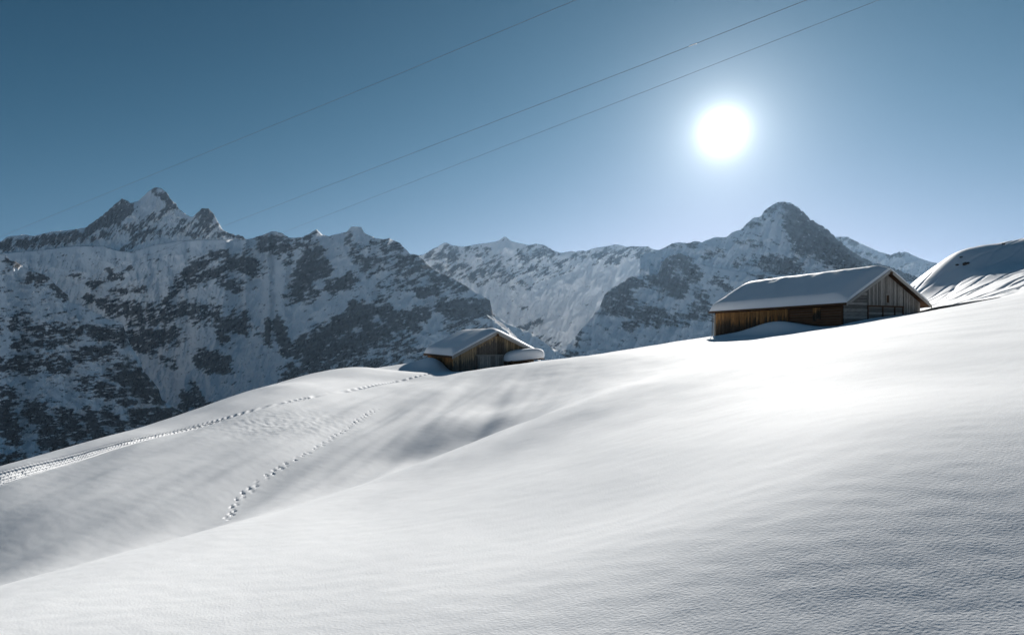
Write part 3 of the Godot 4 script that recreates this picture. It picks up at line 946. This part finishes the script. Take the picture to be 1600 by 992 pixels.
# ------------------------------------------------------------------ cables overhead
func tube(points: PackedVector3Array, radii: PackedFloat32Array, sides: int) -> ArrayMesh:
	var p := PackedVector3Array()
	for k in points.size():
		var along := (points[mini(k + 1, points.size() - 1)] - points[maxi(k - 1, 0)]).normalized()
		var a := along.cross(Vector3.UP)
		if a.length() < 0.05:
			a = along.cross(Vector3.RIGHT)
		a = a.normalized()
		var b := a.cross(along)
		for i in sides + 1:
			var t := TAU * i / sides
			p.append(points[k] + (a * cos(t) + b * sin(t)) * radii[k])
	return grid_mesh(p, sides + 1, points.size())

func build_cables() -> void:
	var steel := plain("cable steel", lin(0.10, 0.10, 0.11), 0.6)
	var lines := [
		[[1100, -84, 78.0], [600, 125, 130.0], [5, 367.5, 250.0], [-260, 478, 380.0], "topmost slack cable crossing the deep blue sky above the snowy peak", 0.030],
		[[1560, -118, 66.0], [1000, 102.5, 108.0], [345, 354.5, 250.0], [90, 455, 420.0], "darkest of the three cables, passing just above the sun with a bright clamp on it", 0.034],
		[[1660, -112, 66.0], [1000, 146, 112.0], [437, 365, 240.0], [190, 462, 420.0], "lowest thin cable, running closest over the sun", 0.026]]
	for l in lines:
		# through the far and near points read off the picture, with the slight sag between
		var pts := PackedVector3Array()
		var radii := PackedFloat32Array()
		for seg in 3:
			var a := at_pixel(l[seg][0], l[seg][1], l[seg][2])
			var b := at_pixel(l[seg + 1][0], l[seg + 1][1], l[seg + 1][2])
			for k in (24 if seg < 2 else 25):
				pts.append(a.lerp(b, k / 24.0))
				radii.append(l[5])
		var o := part("overhead_cable", tube(pts, radii, 6), steel, self)
		tag(o, l[4], "cable", "cables strung overhead")
	var glint_at := at_pixel(1000, 102.5, 108.0).lerp(at_pixel(1560, -118, 66.0), 0.22)
	var on := (at_pixel(1560, -118, 66.0) - at_pixel(1000, 102.5, 108.0)).normalized()
	var shiny := plain("bright aluminium", lin(0.8, 0.8, 0.82), 0.25)
	shiny.metallic = 0.9
	var glint_tube := part("cable_glint", tube(PackedVector3Array([glint_at - on * 0.75, glint_at - on * 0.6, glint_at + on * 0.6, glint_at + on * 0.75]), PackedFloat32Array([0.04, 0.075, 0.075, 0.04]), 10), shiny, self)  # added metal tube standing in for the sun glint on the cable
	tag(glint_tube, "short bright metal tube added as a sun glint on the darkest cable above the sun", "glint")

# ------------------------------------------------------------------ small things
func rock_mesh(seed_value: int, size: Vector3) -> ArrayMesh:
	var n := noise(seed_value, 0.9, 3)
	var p := PackedVector3Array()
	for j in 13:
		var el := lerpf(-PI / 2.0, PI / 2.0, j / 12.0)
		for i in 19:
			var az := TAU * (i % 18) / 18.0
			var d := Vector3(cos(el) * cos(az), sin(el), -cos(el) * sin(az))
			p.append(d * size * (1.0 + 0.45 * n.get_noise_3d(d.x * 1.6, d.y * 1.6, d.z * 1.6)))
	return grid_mesh(p, 19, 13)

func build_small_things() -> void:
	var stone := plain("dark stone", lin(0.06, 0.055, 0.05))
	var k := 0
	for s in [[1503, 402, 0.5, "small dark boulder nearest the crest of the shaded hill"], [1511, 412.5, 1.0, "largest dark boulder sticking out of the shaded hill face"], [1497, 414, 0.55, "flat dark boulder low beside the sunlit rim of the hill"], [1569, 381, 0.5, "small brown boulder on the skyline of the shaded hill"]]:
		var at := at_pixel(s[0], s[1], 125.0)
		var z := 92.0
		while z < 125.0:
			at = at_pixel(s[0], s[1], z)
			if tps_at(at.x, z) >= at.y:
				break
			z += 0.1
		var o := part("boulder", rock_mesh(900 + k, Vector3(0.6, 0.34, 0.45) * s[2]), stone, self)
		o.position = at
		tag(o, s[3], "boulder", "boulders on the shaded hill")
		k += 1
	# thin pole at the far end of the large barn
	var grey := plain("grey pole", lin(0.09, 0.085, 0.08))
	var foot := at_pixel(1113.0, 529.0, 62.5)
	var pole := part("thin_pole", tube(PackedVector3Array([Vector3.ZERO, Vector3(0.03, 1.4, 0), Vector3(0.02, 2.95, 0)]), PackedFloat32Array([0.045, 0.04, 0.035]), 7), grey, self)
	pole.position = foot
	tag(pole, "thin upright pole at the far end of the large barn", "pole")
	# young tree bowed by snow behind the small barn
	var tree := Node3D.new()
	tree.name = "bowed_sapling"
	var low := at_pixel(846.0, 566.0, 60.0)
	tree.position = low
	add_child(tree)
	tag(tree, "bare young tree bowed under white snow behind the small barn", "tree")
	var bark := plain("bark", lin(0.07, 0.06, 0.05))
	var stems := [[[846, 566], [826, 548], [806, 529], [788, 510], [768, 494]], [[812, 535], [800, 522], [786, 510], [776, 503], [760, 492.5]], [[800, 525], [792, 517], [785, 512], [778, 506], [772, 503]], [[806, 530], [802, 525], [797, 519], [795, 516], [793, 513]]]
	for n in stems.size():
		var pts := PackedVector3Array()
		var cap := PackedVector3Array()
		var r := PackedFloat32Array()
		var rc := PackedFloat32Array()
		var c := Curve3D.new()
		for q in stems[n]:
			c.add_point(at_pixel(q[0], q[1], 60.0 - 0.25 * n) - low)
		for i in 22:
			var t := i / 21.0
			var w := c.sample_baked(t * c.get_baked_length())
			w += Vector3(rng.randf_range(-0.02, 0.02), rng.randf_range(-0.03, 0.03), rng.randf_range(-0.05, 0.05))
			pts.append(w)
			r.append(lerpf(0.05, 0.014, t) * (1.0 if n == 0 else 0.6))
			cap.append(w + Vector3(0, 0.06, 0))
			rc.append(lerpf(0.12, 0.06, t) * rng.randf_range(0.55, 1.2) * (1.0 if i > 0 and i < 21 else 0.1))
		part("trunk" if n == 0 else "branch", tube(pts, r, 6), bark, tree)
		part("snow_load", tube(cap, rc, 7), M.soft_snow, tree)
